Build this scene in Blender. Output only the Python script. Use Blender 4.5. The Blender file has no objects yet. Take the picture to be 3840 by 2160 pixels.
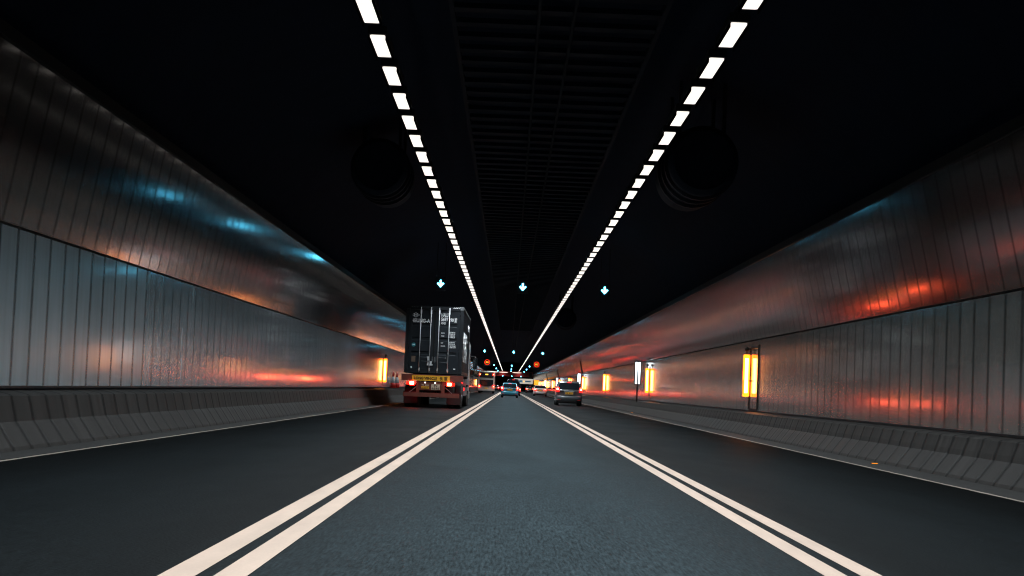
import bpy, math, random
from mathutils import Vector, Matrix
random.seed(7)
S = bpy.context.scene
C = S.collection

# ------------------------------------------------------------------ camera
F = 6500.0 / 3840.0            # focal length / image width
roll = math.radians(2.4)
H_CAM = 1.0
yc = Vector((-12, -373, -6500)).normalized()
zc = Vector((math.sin(roll), math.cos(roll), 0)); zc = (zc - yc*zc.dot(yc)).normalized()
xc = yc.cross(zc)
cam_d = bpy.data.cameras.new('camera'); cam = bpy.data.objects.new('camera', cam_d); C.objects.link(cam)
cam_d.sensor_width = 36; cam_d.lens = 36*F; cam_d.clip_start = .1; cam_d.clip_end = 2000
R = Matrix((xc, yc, zc))       # rows = world axes seen from the camera  ->  camera to world
cam.matrix_world = Matrix.Translation((0, 0, H_CAM)) @ R.to_4x4()
S.camera = cam

# ------------------------------------------------------------------ world, exposure
W = bpy.data.worlds.new('World'); S.world = W; W.use_nodes = True
W.node_tree.nodes['Background'].inputs[0].default_value = (.02, .05, .12, 1)
W.node_tree.nodes['Background'].inputs[1].default_value = .02
S.view_settings.view_transform = 'Standard'; S.view_settings.look = 'None'
S.view_settings.exposure = 0.0; S.view_settings.gamma = 1
try:
    S.cycles.max_bounces = 8; S.cycles.diffuse_bounces = 3; S.cycles.glossy_bounces = 4
    S.cycles.sample_clamp_indirect = 3; S.cycles.use_light_tree = True; S.cycles.filter_width = 1.1
except Exception: pass
LAMP_W = 36.0                  # watts per metre of lamp row

# ------------------------------------------------------------------ materials
def nt(name):
    m = bpy.data.materials.new(name); m.use_nodes = True
    n = m.node_tree.nodes; l = m.node_tree.links
    return m, n, l, n['Principled BSDF']
def mat(name, col, rough=.5, metal=0., coat=0., noise=0., nscale=8., spec=.5, bump=0.):
    m, n, l, b = nt(name)
    b.inputs['Base Color'].default_value = (*col, 1); b.inputs['Roughness'].default_value = rough
    b.inputs['Metallic'].default_value = metal; b.inputs['Coat Weight'].default_value = coat
    b.inputs['Coat Roughness'].default_value = .06; b.inputs['Specular IOR Level'].default_value = spec
    if noise or bump:
        tc = n.new('ShaderNodeTexCoord'); no = n.new('ShaderNodeTexNoise')
        no.inputs['Scale'].default_value = nscale; no.inputs['Detail'].default_value = 5
        l.new(tc.outputs['Object'], no.inputs['Vector'])
        if noise:
            mx = n.new('ShaderNodeMix'); mx.data_type = 'RGBA'
            mx.inputs[6].default_value = (*[c*(1-noise) for c in col], 1)
            mx.inputs[7].default_value = (*[min(1, c*(1+noise)) for c in col], 1)
            l.new(no.outputs[0], mx.inputs[0]); l.new(mx.outputs[2], b.inputs['Base Color'])
        if bump:
            bp = n.new('ShaderNodeBump'); bp.inputs['Strength'].default_value = bump; bp.inputs['Distance'].default_value = .02
            l.new(no.outputs[0], bp.inputs['Height']); l.new(bp.outputs[0], b.inputs['Normal'])
    return m
def emit(name, col, strength, sampled=True):
    m, n, l, b = nt(name)
    b.inputs['Base Color'].default_value = (0, 0, 0, 1)
    b.inputs['Emission Color'].default_value = (*col, 1); b.inputs['Emission Strength'].default_value = strength
    b.inputs['Roughness'].default_value = .3
    if not sampled: m.cycles.emission_sampling = 'NONE'
    return m

def math_node(n, l, op, a, b=None, c=None):
    q = n.new('ShaderNodeMath'); q.operation = op
    for i, v in enumerate((a, b, c)):
        if v is None: continue
        if isinstance(v, (int, float)): q.inputs[i].default_value = v
        else: l.new(v, q.inputs[i])
    return q.outputs[0]

def panel_mat(name, col, pitch, joint, rough, spec, coat, ripple, streak, joint_dark=.35, metal=0., jbump=.05):
    """enamel cladding in narrow panels: dark joints every `pitch` metres along the tunnel, slightly uneven sheets"""
    m, n, l, b = nt(name)
    tc = n.new('ShaderNodeTexCoord'); sp = n.new('ShaderNodeSeparateXYZ'); l.new(tc.outputs['Object'], sp.inputs[0])
    y = sp.outputs[1]; z = sp.outputs[2]
    u = math_node(n, l, 'DIVIDE', y, pitch)
    fr = math_node(n, l, 'FRACT', u); idx = math_node(n, l, 'FLOOR', u)
    dist = math_node(n, l, 'ABSOLUTE', math_node(n, l, 'SUBTRACT', fr, .5))      # .5 at the joint
    ramp = n.new('ShaderNodeMapRange'); ramp.interpolation_type = 'SMOOTHSTEP'
    l.new(dist, ramp.inputs['Value']); ramp.inputs['From Min'].default_value = .5 - joint/pitch
    ramp.inputs['From Max'].default_value = .5 - .15*joint/pitch
    jt = ramp.outputs[0]
    wn = n.new('ShaderNodeTexWhiteNoise'); wn.noise_dimensions = '1D'; l.new(idx, wn.inputs['W'])
    # grime: soft vertical stains and blotches
    cb = n.new('ShaderNodeCombineXYZ'); l.new(math_node(n, l, 'MULTIPLY', y, 5.5), cb.inputs[0]); l.new(math_node(n, l, 'MULTIPLY', z, .35), cb.inputs[1])
    n1 = n.new('ShaderNodeTexNoise'); n1.inputs['Scale'].default_value = 1; n1.inputs['Detail'].default_value = 2; l.new(cb.outputs[0], n1.inputs['Vector'])
    f = math_node(n, l, 'MULTIPLY_ADD', n1.outputs[0], streak, 1 - streak*.5)
    f = math_node(n, l, 'MULTIPLY', f, math_node(n, l, 'MULTIPLY_ADD', wn.outputs[0], .16, .92))
    f = math_node(n, l, 'MULTIPLY', f, math_node(n, l, 'MULTIPLY_ADD', jt, joint_dark-1, 1))
    vm = n.new('ShaderNodeVectorMath'); vm.operation = 'SCALE'; vm.inputs[0].default_value = col; l.new(f, vm.inputs['Scale'])
    l.new(vm.outputs[0], b.inputs['Base Color'])
    # sheet unevenness -> broken vertical glints
    cb2 = n.new('ShaderNodeCombineXYZ'); l.new(math_node(n, l, 'MULTIPLY', y, 1.7), cb2.inputs[0]); l.new(math_node(n, l, 'MULTIPLY', z, .10), cb2.inputs[1])
    n2 = n.new('ShaderNodeTexNoise'); n2.inputs['Scale'].default_value = 1; n2.inputs['Detail'].default_value = 0; l.new(cb2.outputs[0], n2.inputs['Vector'])
    h = n2.outputs[0]
    if jbump > .1: h = math_node(n, l, 'SUBTRACT', h, math_node(n, l, 'MULTIPLY', jt, jbump))
    bp = n.new('ShaderNodeBump'); bp.inputs['Strength'].default_value = 1; bp.inputs['Distance'].default_value = ripple
    l.new(h, bp.inputs['Height']); l.new(bp.outputs[0], b.inputs['Normal']); l.new(bp.outputs[0], b.inputs['Coat Normal'])
    n3 = n.new('ShaderNodeTexNoise'); n3.inputs['Scale'].default_value = .8; n3.inputs['Detail'].default_value = 2; l.new(cb.outputs[0], n3.inputs['Vector'])
    l.new(math_node(n, l, 'MULTIPLY_ADD', n3.outputs[0], .06, math_node(n, l, 'MULTIPLY_ADD', wn.outputs[0], .03, rough-.045)), b.inputs['Roughness'])
    b.inputs['Metallic'].default_value = metal; b.inputs['Specular IOR Level'].default_value = spec; l.new(math_node(n, l, 'MULTIPLY_ADD', jt, -coat, coat), b.inputs['Coat Weight']); b.inputs['Coat Roughness'].default_value = .085
    return m

def asphalt():
    m, n, l, b = nt('asphalt')
    tc = n.new('ShaderNodeTexCoord'); sp = n.new('ShaderNodeSeparateXYZ'); l.new(tc.outputs['Object'], sp.inputs[0])
    g = n.new('ShaderNodeTexNoise'); g.inputs['Scale'].default_value = 38; g.inputs['Detail'].default_value = 4; l.new(tc.outputs['Object'], g.inputs['Vector'])
    big = n.new('ShaderNodeTexNoise'); big.inputs['Scale'].default_value = 1; big.inputs['Detail'].default_value = 5
    mp = n.new('ShaderNodeMapping'); mp.inputs['Scale'].default_value = (1.1, .22, 1); l.new(tc.outputs['Object'], mp.inputs[0]); l.new(mp.outputs[0], big.inputs['Vector'])
    f = math_node(n, l, 'MULTIPLY_ADD', g.outputs[0], 1.6, .2)
    f = math_node(n, l, 'MULTIPLY', f, math_node(n, l, 'MULTIPLY_ADD', big.outputs[0], .9, .55))
    for sx_, sy_, amt in ((62, 4.5, 2.6), (16, 1.0, .7)):       # grain drawn out along the wheel tracks
        m2 = n.new('ShaderNodeMapping'); m2.inputs['Scale'].default_value = (sx_, sy_, 1); l.new(tc.outputs['Object'], m2.inputs[0])
        q = n.new('ShaderNodeTexNoise'); q.inputs['Scale'].default_value = 1; q.inputs['Detail'].default_value = 4; l.new(m2.outputs[0], q.inputs['Vector'])
        f = math_node(n, l, 'MULTIPLY', f, math_node(n, l, 'MAXIMUM', math_node(n, l, 'MULTIPLY_ADD', q.outputs[0], amt, 1-amt*.5), .1))
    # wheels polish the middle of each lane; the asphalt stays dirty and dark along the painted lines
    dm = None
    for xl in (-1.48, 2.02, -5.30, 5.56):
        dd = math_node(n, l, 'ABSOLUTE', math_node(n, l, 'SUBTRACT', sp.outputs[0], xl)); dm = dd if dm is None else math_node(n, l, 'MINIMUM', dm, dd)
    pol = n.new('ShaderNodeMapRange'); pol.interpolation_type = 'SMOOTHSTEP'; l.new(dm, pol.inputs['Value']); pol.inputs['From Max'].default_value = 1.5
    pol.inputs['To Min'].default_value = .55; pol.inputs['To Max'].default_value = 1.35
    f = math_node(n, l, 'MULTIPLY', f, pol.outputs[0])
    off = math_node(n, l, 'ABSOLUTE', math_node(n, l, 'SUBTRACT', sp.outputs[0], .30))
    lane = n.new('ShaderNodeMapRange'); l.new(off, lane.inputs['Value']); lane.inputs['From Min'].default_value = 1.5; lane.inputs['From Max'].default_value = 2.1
    lane.inputs['To Min'].default_value = 1.1; lane.inputs['To Max'].default_value = .20  # outer lanes darker: own tone plus the edge light falloff painted in
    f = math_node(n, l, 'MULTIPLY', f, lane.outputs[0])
    vm = n.new('ShaderNodeVectorMath'); vm.operation = 'SCALE'; vm.inputs[0].default_value = (.0140, .0205, .0236); l.new(f, vm.inputs['Scale'])
    l.new(vm.outputs[0], b.inputs['Base Color'])
    l.new(math_node(n, l, 'MULTIPLY_ADD', big.outputs[0], .2, .5), b.inputs['Roughness'])
    b.inputs['Specular IOR Level'].default_value = .04
    bp = n.new('ShaderNodeBump'); bp.inputs['Strength'].default_value = .6; bp.inputs['Distance'].default_value = .008
    l.new(g.outputs[0], bp.inputs['Height']); l.new(bp.outputs[0], b.inputs['Normal'])
    return m
def paint(name, col):
    m, n, l, b = nt(name)
    tc = n.new('ShaderNodeTexCoord')
    mp = n.new('ShaderNodeMapping'); mp.inputs['Scale'].default_value = (5, .8, 1); l.new(tc.outputs['Object'], mp.inputs[0])
    a = n.new('ShaderNodeTexNoise'); a.inputs['Scale'].default_value = 1; a.inputs['Detail'].default_value = 7; l.new(mp.outputs[0], a.inputs['Vector'])
    c = n.new('ShaderNodeTexNoise'); c.inputs['Scale'].default_value = 60; l.new(tc.outputs['Object'], c.inputs['Vector'])
    f = math_node(n, l, 'MULTIPLY_ADD', a.outputs[0], .55, .70)
    f = math_node(n, l, 'MULTIPLY', f, math_node(n, l, 'MULTIPLY_ADD', c.outputs[0], .25, .87))
    vm = n.new('ShaderNodeVectorMath'); vm.operation = 'SCALE'; vm.inputs[0].default_value = col; l.new(f, vm.inputs['Scale'])
    l.new(vm.outputs[0], b.inputs['Base Color']); b.inputs['Roughness'].default_value = .55
    return m

M = dict(
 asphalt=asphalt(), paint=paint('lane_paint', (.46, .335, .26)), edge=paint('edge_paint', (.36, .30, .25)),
 lowL=panel_mat('enamel_left', (.45, .56, .61), .79, .10, .19, .5, .6, .0020, .45, .30, .36),  # cool light on the left wall is put into this bluish base
 lowR=panel_mat('enamel_right', (.28, .275, .255), .79, .10, .17, .5, .7, .0020, .6, .28, .48),  # amber lamp warmth on the right wall is put into this base
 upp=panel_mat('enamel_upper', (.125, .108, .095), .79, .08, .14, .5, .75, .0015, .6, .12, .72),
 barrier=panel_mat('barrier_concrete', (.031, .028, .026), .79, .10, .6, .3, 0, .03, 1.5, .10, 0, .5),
 gutter=mat('gutter_asphalt', (.022, .021, .02), .8, noise=.4, nscale=3),
 ceil=mat('shade_black_concrete', (.005, .012, .028), .9, noise=.4, nscale=1.2, spec=.1),  # lamps shine down only; the ceiling's shade is put into this colour
 steel_dark=mat('dark_steel', (.006, .007, .009), .6, noise=.4, nscale=6, spec=.2),
 slat=mat('ceiling_slat', (.0035, .0075, .016), .8, noise=.4, nscale=2, spec=.1),
 pipe=mat('pipe_grey', (.010, .012, .018), .6, noise=.3, spec=.2),
 fan=mat('fan_casing', (.006, .012, .024), .8, noise=.3, nscale=4, spec=.2),
 matte_black=mat('matte_black', (.0006, .0006, .0008), 1, noise=.2, spec=0),
 redcar=emit('car_tail_glow', (1, .006, .005), 6), redcore=emit('car_tail_core', (1, .30, .18), 9),
 black=mat('black_trim', (.006, .006, .007), .5, noise=.3),
 rubber=mat('tyre_rubber', (.012, .012, .013), .8, noise=.4, nscale=20),
 rim=mat('wheel_rim', (.25, .25, .26), .35, metal=.7, noise=.2),
 glass=mat('dark_glass', (.008, .012, .016), .04, coat=1, noise=.1),
 lamp=emit('lamp_diffuser', (1, .93, .86), 1.15),
 red=emit('tail_light_glow', (1, .0025, .002), 20), redhot=emit('tail_light_core', (1, .15, .05), 38),
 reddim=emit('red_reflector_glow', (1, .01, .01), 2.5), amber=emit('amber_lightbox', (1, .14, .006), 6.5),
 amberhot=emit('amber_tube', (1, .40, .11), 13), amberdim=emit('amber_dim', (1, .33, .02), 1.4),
 cyan=emit('arrow_lamp', (.11, .66, 1), 14), white=emit('white_tube', (.80, .93, 1), 4),
 ring=emit('red_ring_lamp', (1, .03, .01), 1.4), digit=emit('amber_digit', (1, .40, .03), 1.4),
 platelamp=emit('plate_lamp', (.8, .95, 1), 4),
 taxi=emit('yellow_sign_glow', (1, .45, .05), 2.2),
 cont=mat('container_paint', (.014, .019, .025), .42, noise=.35, nscale=3, coat=.15),
 contr=mat('container_rail', (.012, .015, .019), .45, noise=.35, nscale=5),
 galv=mat('galvanised_bar', (.72, .74, .76), .45, metal=.15, noise=.3, nscale=10),
 galvd=mat('dull_fitting', (.14, .15, .16), .5, metal=.15, noise=.4, nscale=12),
 white_ink=mat('white_lettering', (.93, .94, .95), .6, noise=.04, nscale=20),
 faded=mat('faded_label', (.16, .11, .08), .7, noise=.3, nscale=20),
 teal_ink=mat('teal_sticker', (.04, .35, .42), .5, noise=.3, nscale=20),
 chassis=mat('red_oxide_paint', (.17, .042, .028), .55, noise=.3, nscale=5),
 platey=mat('yellow_plate', (.98, .46, .03), .5, noise=.12, nscale=10),
 inkd=mat('dark_lettering', (.05, .008, .006), .6, noise=.1),
 cream=mat('cream_plate', (.60, .48, .36), .5, noise=.2, nscale=30),
 flap=mat('mudflap', (.022, .02, .019), .7, noise=.3, nscale=6),
 cab=mat('cab_paint', (.42, .40, .40), .35, coat=.4, noise=.1),
 blue=mat('blue_car_paint', (.045, .22, .30), .25, coat=1, noise=.08),
 silver=mat('silver_car_paint', (.09, .10, .108), .3, metal=.15, coat=.8, noise=.06),
 whitecar=mat('white_car_paint', (.55, .54, .53), .3, coat=.8, noise=.05),
 darkcar=mat('dark_car_paint', (.008, .009, .011), .25, coat=.8, noise=.1),
 coach=mat('coach_paint', (.42, .36, .32), .35, coat=.5, noise=.12),
 conered=mat('cone_red', (.55, .02, .015), .5, noise=.15), conewhite=mat('cone_white', (.55, .56, .58), .4, noise=.15),
 header=mat('red_glow_paint', (.24, .012, .010), .35, coat=.3, noise=.5, nscale=.8),  # red tail-light glow put into the colour of beam and end wall
 signw=mat('pale_sign_face', (.60, .60, .58), .4, noise=.25, nscale=3), signb=mat('blue_sign_face', (.04, .20, .36), .4, noise=.2),
 signo=mat('orange_sign_face', (.60, .22, .03), .4, noise=.2),
 stud=mat('stud_lens', (.85, .35, .12), .3, noise=.2),
)

# ------------------------------------------------------------------ mesh helpers
class MB:
    def __init__(s): s.v = []; s.f = []; s.sm = []
    def add(s, vs, fs, smooth=False):
        o = len(s.v); s.v += [tuple(v) for v in vs]; s.f += [tuple(i+o for i in f) for f in fs]; s.sm += [smooth]*len(fs); return s
    def box(s, x0, x1, y0, y1, z0, z1):
        return s.add([(x0,y0,z0),(x1,y0,z0),(x1,y1,z0),(x0,y1,z0),(x0,y0,z1),(x1,y0,z1),(x1,y1,z1),(x0,y1,z1)],
              [(0,3,2,1),(4,5,6,7),(0,1,5,4),(1,2,6,5),(2,3,7,6),(3,0,4,7)])
    def tube(s, p, q, r, n=10, r2=None, cap=True):
        p = Vector(p); q = Vector(q); d = (q-p).normalized(); a = d.orthogonal().normalized(); b = d.cross(a); r2 = r if r2 is None else r2
        vs = [p + (a*math.cos(t)+b*math.sin(t))*r for t in [2*math.pi*i/n for i in range(n)]] + \
             [q + (a*math.cos(t)+b*math.sin(t))*r2 for t in [2*math.pi*i/n for i in range(n)]]
        s.add(vs, [(i, (i+1) % n, n+(i+1) % n, n+i) for i in range(n)], True)
        if cap: s.add(vs, [tuple(range(n))[::-1], tuple(range(n, 2*n))])
        return s
    def bar(s, p, q, w, h):            # square bar p->q
        p = Vector(p); q = Vector(q); d = (q-p).normalized(); up = Vector((0,1,0)) if abs(d.y) < .9 else Vector((0,0,1))
        a = d.cross(up).normalized()*w/2; b = d.cross(a).normalized()*h/2
        vs = [p-a-b, p+a-b, p+a+b, p-a+b, q-a-b, q+a-b, q+a+b, q-a+b]
        return s.add(vs, [(0,3,2,1),(4,5,6,7),(0,1,5,4),(1,2,6,5),(2,3,7,6),(3,0,4,7)])
    def loft(s, rings, closed=True, smooth=True, caps=True):
        n = len(rings[0]); vs = [p for r in rings for p in r]; fs = []
        for k in range(len(rings)-1):
            for i in range(n if closed else n-1):
                j = (i+1) % n; fs.append((k*n+i, k*n+j, (k+1)*n+j, (k+1)*n+i))
        s.add(vs, fs, smooth)
        if caps: s.add(rings[0], [tuple(range(n))[::-1]]); s.add(rings[-1], [tuple(range(n))])
        return s
    def ring(s, c, ro, ri, y0, y1, n=28, a0=0, a1=2*math.pi):   # annulus facing -y
        full = abs(a1-a0-2*math.pi) < 1e-6; N = n if full else n+1
        T = [a0+(a1-a0)*i/n for i in range(N)]; rs = []
        for r, y in ((ro, y0), (ro, y1), (ri, y1), (ri, y0)):
            rs.append([(c[0]+r*math.cos(t), c[1]+y, c[2]+r*math.sin(t)) for t in T])
        vs = sum(rs, []); fs = []
        for k in range(4):
            for i in range(N if full else N-1):
                j = (i+1) % N; k2 = (k+1) % 4; fs.append((k*N+i, k*N+j, k2*N+j, k2*N+i))
        return s.add(vs, fs)
    def build(s, name, m, parent=None, bevel=0., sub=0, loc=None):
        me = bpy.data.meshes.new(name); me.from_pydata(s.v, [], s.f); me.update()
        me.polygons.foreach_set('use_smooth', s.sm); me.materials.append(M[m] if isinstance(m, str) else m)
        import bmesh
        bm = bmesh.new(); bm.from_mesh(me); bmesh.ops.remove_doubles(bm, verts=bm.verts, dist=1e-5)
        if bevel:
            eds = [e for e in bm.edges if len(e.link_faces) == 2 and e.calc_face_angle(0) > .6]
            bmesh.ops.bevel(bm, geom=eds, offset=bevel, segments=2, affect='EDGES', clamp_overlap=True)
        bmesh.ops.recalc_face_normals(bm, faces=bm.faces); bm.to_mesh(me); bm.free()
        o = bpy.data.objects.new(name, me); C.objects.link(o)
        if parent: o.parent = parent
        if loc: o.location = loc
        if sub:
            md = o.modifiers.new('subdivision', 'SUBSURF'); md.levels = sub; md.render_levels = sub
        return o
def tag(o, label=None, cat=None, group=None, kind=None):
    if label: o['label'] = label
    if cat: o['category'] = cat
    if group: o['group'] = group
    if kind: o['kind'] = kind
    return o
def thing(name, label, cat, loc=(0,0,0), rz=0, group=None):
    o = bpy.data.objects.new(name, None); C.objects.link(o); o.location = loc; o.rotation_euler = (0,0,rz); o.empty_display_size = .2
    return tag(o, label, cat, group)
def kids(o): return [c for c in bpy.data.objects if c.parent == o]
def snap(o): return (o, [snap(c) for c in kids(o)])
def dup(tree, loc=None, parent=None, label=None, group=None):
    o, ch = tree; c = o.copy(); C.objects.link(c); c.parent = parent
    if loc is not None: c.location = loc
    if label: c['label'] = label
    if group: c['group'] = group
    for k in ch: dup(k, parent=c)
    return c
def text(s, x, z, hgt, m, parent, name, y=0., wid=None, face='back', bold=0., shear=0.):
    """lettering as a mesh: facing -Y (back) or +X (side); x,z = lower left corner, hgt = capital height, wid = total width"""
    cu = bpy.data.curves.new(name, 'FONT'); cu.body = s; cu.size = 1; cu.extrude = .001; cu.offset = bold; cu.shear = shear; cu.resolution_u = 3
    ob = bpy.data.objects.new(name, cu); C.objects.link(ob); bpy.context.view_layer.update()
    me = bpy.data.meshes.new_from_object(ob.evaluated_get(bpy.context.evaluated_depsgraph_get())); bpy.data.objects.remove(ob)
    xs = [v.co.x for v in me.vertices]; zs = [v.co.y for v in me.vertices]
    if not xs: return None
    x0, x1, y0, y1 = min(xs), max(xs), min(zs), max(zs); sz = hgt/(y1-y0); sx = (wid/(x1-x0)) if wid else sz
    for v in me.vertices:
        a, b, c = (v.co.x-x0)*sx, (v.co.y-y0)*sz, v.co.z*2
        v.co = (x+a, y-c, z+b) if face == 'back' else (y+c, x+a, z+b)
    me.name = name; me.materials.clear(); me.materials.append(M[m]); o = bpy.data.objects.new(name, me); C.objects.link(o); o.parent = parent
    return o
def merge(objs, name):          # several text meshes -> one part
    import bmesh
    bm = bmesh.new(); mt = objs[0].data.materials[0]; par = objs[0].parent
    for o in objs: bm.from_mesh(o.data)
    me = bpy.data.meshes.new(name); bm.to_mesh(me); bm.free(); me.materials.append(mt)
    for o in objs: bpy.data.objects.remove(o)
    r = bpy.data.objects.new(name, me); C.objects.link(r); r.parent = par
    return r

# ------------------------------------------------------------------ tunnel
Y0, Y1, Y2 = -45.0, 486.0, 790.0           # straight part, then the tunnel dips out of sight
YS = [Y0, Y1] + [Y1+8*i for i in range(1, 39)]
def dz(y):
    t = max(0, y-Y1); return -(.0009*min(t, 40)**2 + max(0, t-40)*.072)
def strip(profile, ys=YS, lift=0.):
    b = MB()
    b.loft([[(x, y, z+dz(y)+lift) for x, z in profile] for y in ys], closed=False, smooth=False, caps=False); return b
XL, XR = -6.35, 6.75
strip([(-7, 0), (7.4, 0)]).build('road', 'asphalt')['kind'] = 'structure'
strip([(-5.96, .004), (-5.38, .004)]).build('gutter_strip', 'gutter')['kind'] = 'structure'
strip([(5.63, .004), (6.30, .004)]).build('gutter_strip', 'gutter')['kind'] = 'structure'
def marking(name, xs, m, label, z=.004):
    b = MB()
    for x0, x1 in xs:
        b.loft([[(x0, y, z+dz(y)), (x1, y, z+dz(y))] for y in YS], closed=False, smooth=False, caps=False)
    o = b.build(name, m); o['kind'] = 'structure'; return o
marking('road_marking', [(-1.43, -1.27), (-1.69, -1.515)], 'paint', '')
marking('road_marking', [(1.845, 1.985), (2.07, 2.205)], 'paint', '')
marking('road_marking', [(-5.33, -5.26)], 'edge', '', .008)
marking('road_marking', [(5.53, 5.60)], 'edge', '', .008)

def barrier(side, x_foot, x_mid, x_top, x_wall, hm, ht, hw, label):
    s = side
    pf = [(x_foot, 0), (x_foot+s*.02, .05), (x_mid-s*.05, hm-.06), (x_mid, hm), (x_mid+s*.02, hm+.08), (x_top-s*.015, ht-.05), (x_top, ht), (x_top+s*.04, ht+.02), (x_wall+s*.05, hw)]
    b = strip(pf); o = b.build('concrete_barrier', 'barrier'); tag(o, label, 'barrier'); return o
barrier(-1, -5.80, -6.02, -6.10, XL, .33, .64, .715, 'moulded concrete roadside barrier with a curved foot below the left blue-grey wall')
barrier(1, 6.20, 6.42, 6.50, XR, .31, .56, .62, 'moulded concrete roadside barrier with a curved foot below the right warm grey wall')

def wall(side, xw, hb, hs, ht, xt, mlow, label):
    s = side
    root = thing('tunnel_wall', label, 'wall', (xw, Y0, 0))
    def st(pf, name, m):
        o = strip(pf).build(name, m, root); o.matrix_parent_inverse = root.matrix_basis.inverted() if False else Matrix.Translation((-xw, -Y0, 0)); return o
    st([(xw, hb), (xw, hb+.6), (xw, hs-.5), (xw, hs)], 'lower_cladding', mlow)
    d = xt-xw; top = []
    n = 9
    for i in range(n+1):
        t = i/n; top.append((xw-s*.015*(1-t) + d*t, hs+.035+(ht-hs-.035)*t))
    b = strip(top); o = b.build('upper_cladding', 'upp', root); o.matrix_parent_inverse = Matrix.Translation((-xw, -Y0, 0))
    for p in o.data.polygons: p.use_smooth = True
    st([(xw+s*.02, hs-.01), (xw+s*.035, hs+.02), (xw+s*.02, hs+.045)], 'seam_gap', 'black')
    st([(xw-s*.004, hb-.012), (xw-s*.03, hb-.012), (xw-s*.03, hb+.022), (xw-s*.004, hb+.022)], 'base_rail', 'black')
    st([(xt+s*.0, ht), (xt-s*.05, ht+.0), (xt-s*.05, ht+.16), (xt+s*.25, ht+.22)], 'top_ledge', 'steel_dark')
    return root
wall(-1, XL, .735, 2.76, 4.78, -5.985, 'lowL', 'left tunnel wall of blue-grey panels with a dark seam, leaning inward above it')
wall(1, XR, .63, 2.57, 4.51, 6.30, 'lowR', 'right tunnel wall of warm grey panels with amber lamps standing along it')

# vault above the walls
arc = []
for i in range(25):
    t = math.pi*i/24; arc.append((.18-6.75*math.cos(t), 4.75+3.35*math.sin(t)))
v = strip(arc).build('tunnel_ceiling', 'ceil')
for p in v.data.polygons: p.use_smooth = True
tag(v, 'arched ceiling coloured black for shade, over the whole carriageway', 'ceiling')
# louvred false ceiling between the rows of lamps
root = thing('ceiling_grille', 'dark slatted grille high between the two rows of ceiling lamps', 'grille', (0, 0, 0))
b = MB()
for i in range(0, 150):
    y = 14+i*1.05; b.box(-1.05, 2.05, y, y+.32, 6.62, 6.70)
b.build('slats', 'slat', root)
MB().box(-1.12, -1.05, 12, 200, 6.60, 6.74).build('side_rail', 'slat', root)
MB().box(2.05, 2.12, 12, 200, 6.60, 6.74).build('side_rail', 'slat', root)
for x in (.22, .74):
    nm = 'left' if x < .5 else 'right'
    o = MB().tube((x, 10, 6.5), (x, 300, 6.5), .028, 8).build('ceiling_pipe', 'pipe')
    tag(o, 'thin dull pipe under the slatted ceiling grille, the %s of the pair' % nm, 'pipe')
# lamp carrier trunking: one per row
for x, nm in ((-1.95, 'left'), (2.66, 'right')):
    o = MB().box(x-.05, x+.05, -40, 481, 5.735, 5.80).build('lamp_trunking', 'steel_dark')
    tag(o, 'dark trunking that carries the %s row of ceiling lamps' % nm, 'trunking')

# ------------------------------------------------------------------ ceiling lamps
L_LEN, PITCH, SKIRT = 1.46, 2.30, .05
def lamp_proto(label, group):
    r = thing('ceiling_lamp', label, 'lamp', (0,0,0), 0, group)
    MB().box(-.125, .125, -.05, L_LEN+.05, 5.62, 5.735).build('housing', 'steel_dark', r, bevel=.01)
    for x in (-.115, .115): MB().box(x-.004, x+.004, -.03, L_LEN+.03, 5.60-SKIRT, 5.619).build('light_cutoff_skirt', 'matte_black', r)  # added skirts that keep the lamp glow off the upper walls
    # rounded-corner diffuser
    b = MB(); n = 4; rad = .035; pts = []
    for cx, cy, a in ((.10-rad, L_LEN-rad, 0), (-.10+rad, L_LEN-rad, 90), (-.10+rad, rad, 180), (.10-rad, rad, 270)):
        for k in range(n+1):
            t = math.radians(a+90*k/n); pts.append((cx+rad*math.cos(t), cy+rad*math.sin(t)))
    b.loft([[(x, y, 5.60) for x, y in pts], [(x, y, 5.622) for x, y in pts]], smooth=False)
    b.build('diffuser', 'lamp', r); return r
for x, ph, side in ((-1.95, 22.9, 'left-hand'), (2.66, 21.2, 'right-hand')):
    lab = 'bright white rectangular lamp in the %s row on the black ceiling' % side
    grp = 'ceiling lamps of the %s row' % side
    p = lamp_proto(lab, grp); p.location = (x, ph, 0); tr = snap(p)
    for k in range(1, 149): dup(tr, (x, ph+k*PITCH, 0))
    if side == 'right-hand':
        pass
    b1 = MB(); b2 = MB(); b3 = MB()
    ys = [ph-k*PITCH for k in range(2, 28)] + [ph+k*PITCH for k in range(149, 202)]
    for y in ys:
        if y > 482: continue
        b1.box(x-.10, x+.10, y, y+L_LEN, 5.60, 5.622)
        b2.box(x-.125, x+.125, y-.05, y+L_LEN+.05, 5.623, 5.735)
    r = thing('lamp_row', 'far end of the %s row of ceiling lamps, merging into one white line' % side, 'lamp row'); r['kind'] = 'stuff'
    b1.build('diffusers', 'lamp', r)['kind'] = 'stuff'; b2.build('housings', 'steel_dark', r)['kind'] = 'stuff'
    # the light the fittings throw: their louvres cut it off towards the upper walls
    k = 0; yy = -40.0
    while yy < 481:
        ln = min(18.4, 481-yy)
        ld = bpy.data.lights.new('louvre_light', 'AREA'); ld.shape = 'RECTANGLE'; ld.size = .19; ld.size_y = ln
        ld.energy = LAMP_W*ln; ld.color = (.86, .95, 1); ld.spread = math.radians(126)
        lo = bpy.data.objects.new('louvre_light', ld); C.objects.link(lo); lo.location = (x, yy+ln/2, 5.545); lo.parent = r
        yy += ln
    if side == 'right-hand':
        q = dup(tr, (x, ph-PITCH, 0), label='white ceiling lamp cut off by the top edge, nearest of the right-hand row')
    else:
        q = dup(tr, (x, ph-PITCH, 0), label='white ceiling lamp cut off by the top edge, nearest of the left-hand row')

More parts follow.
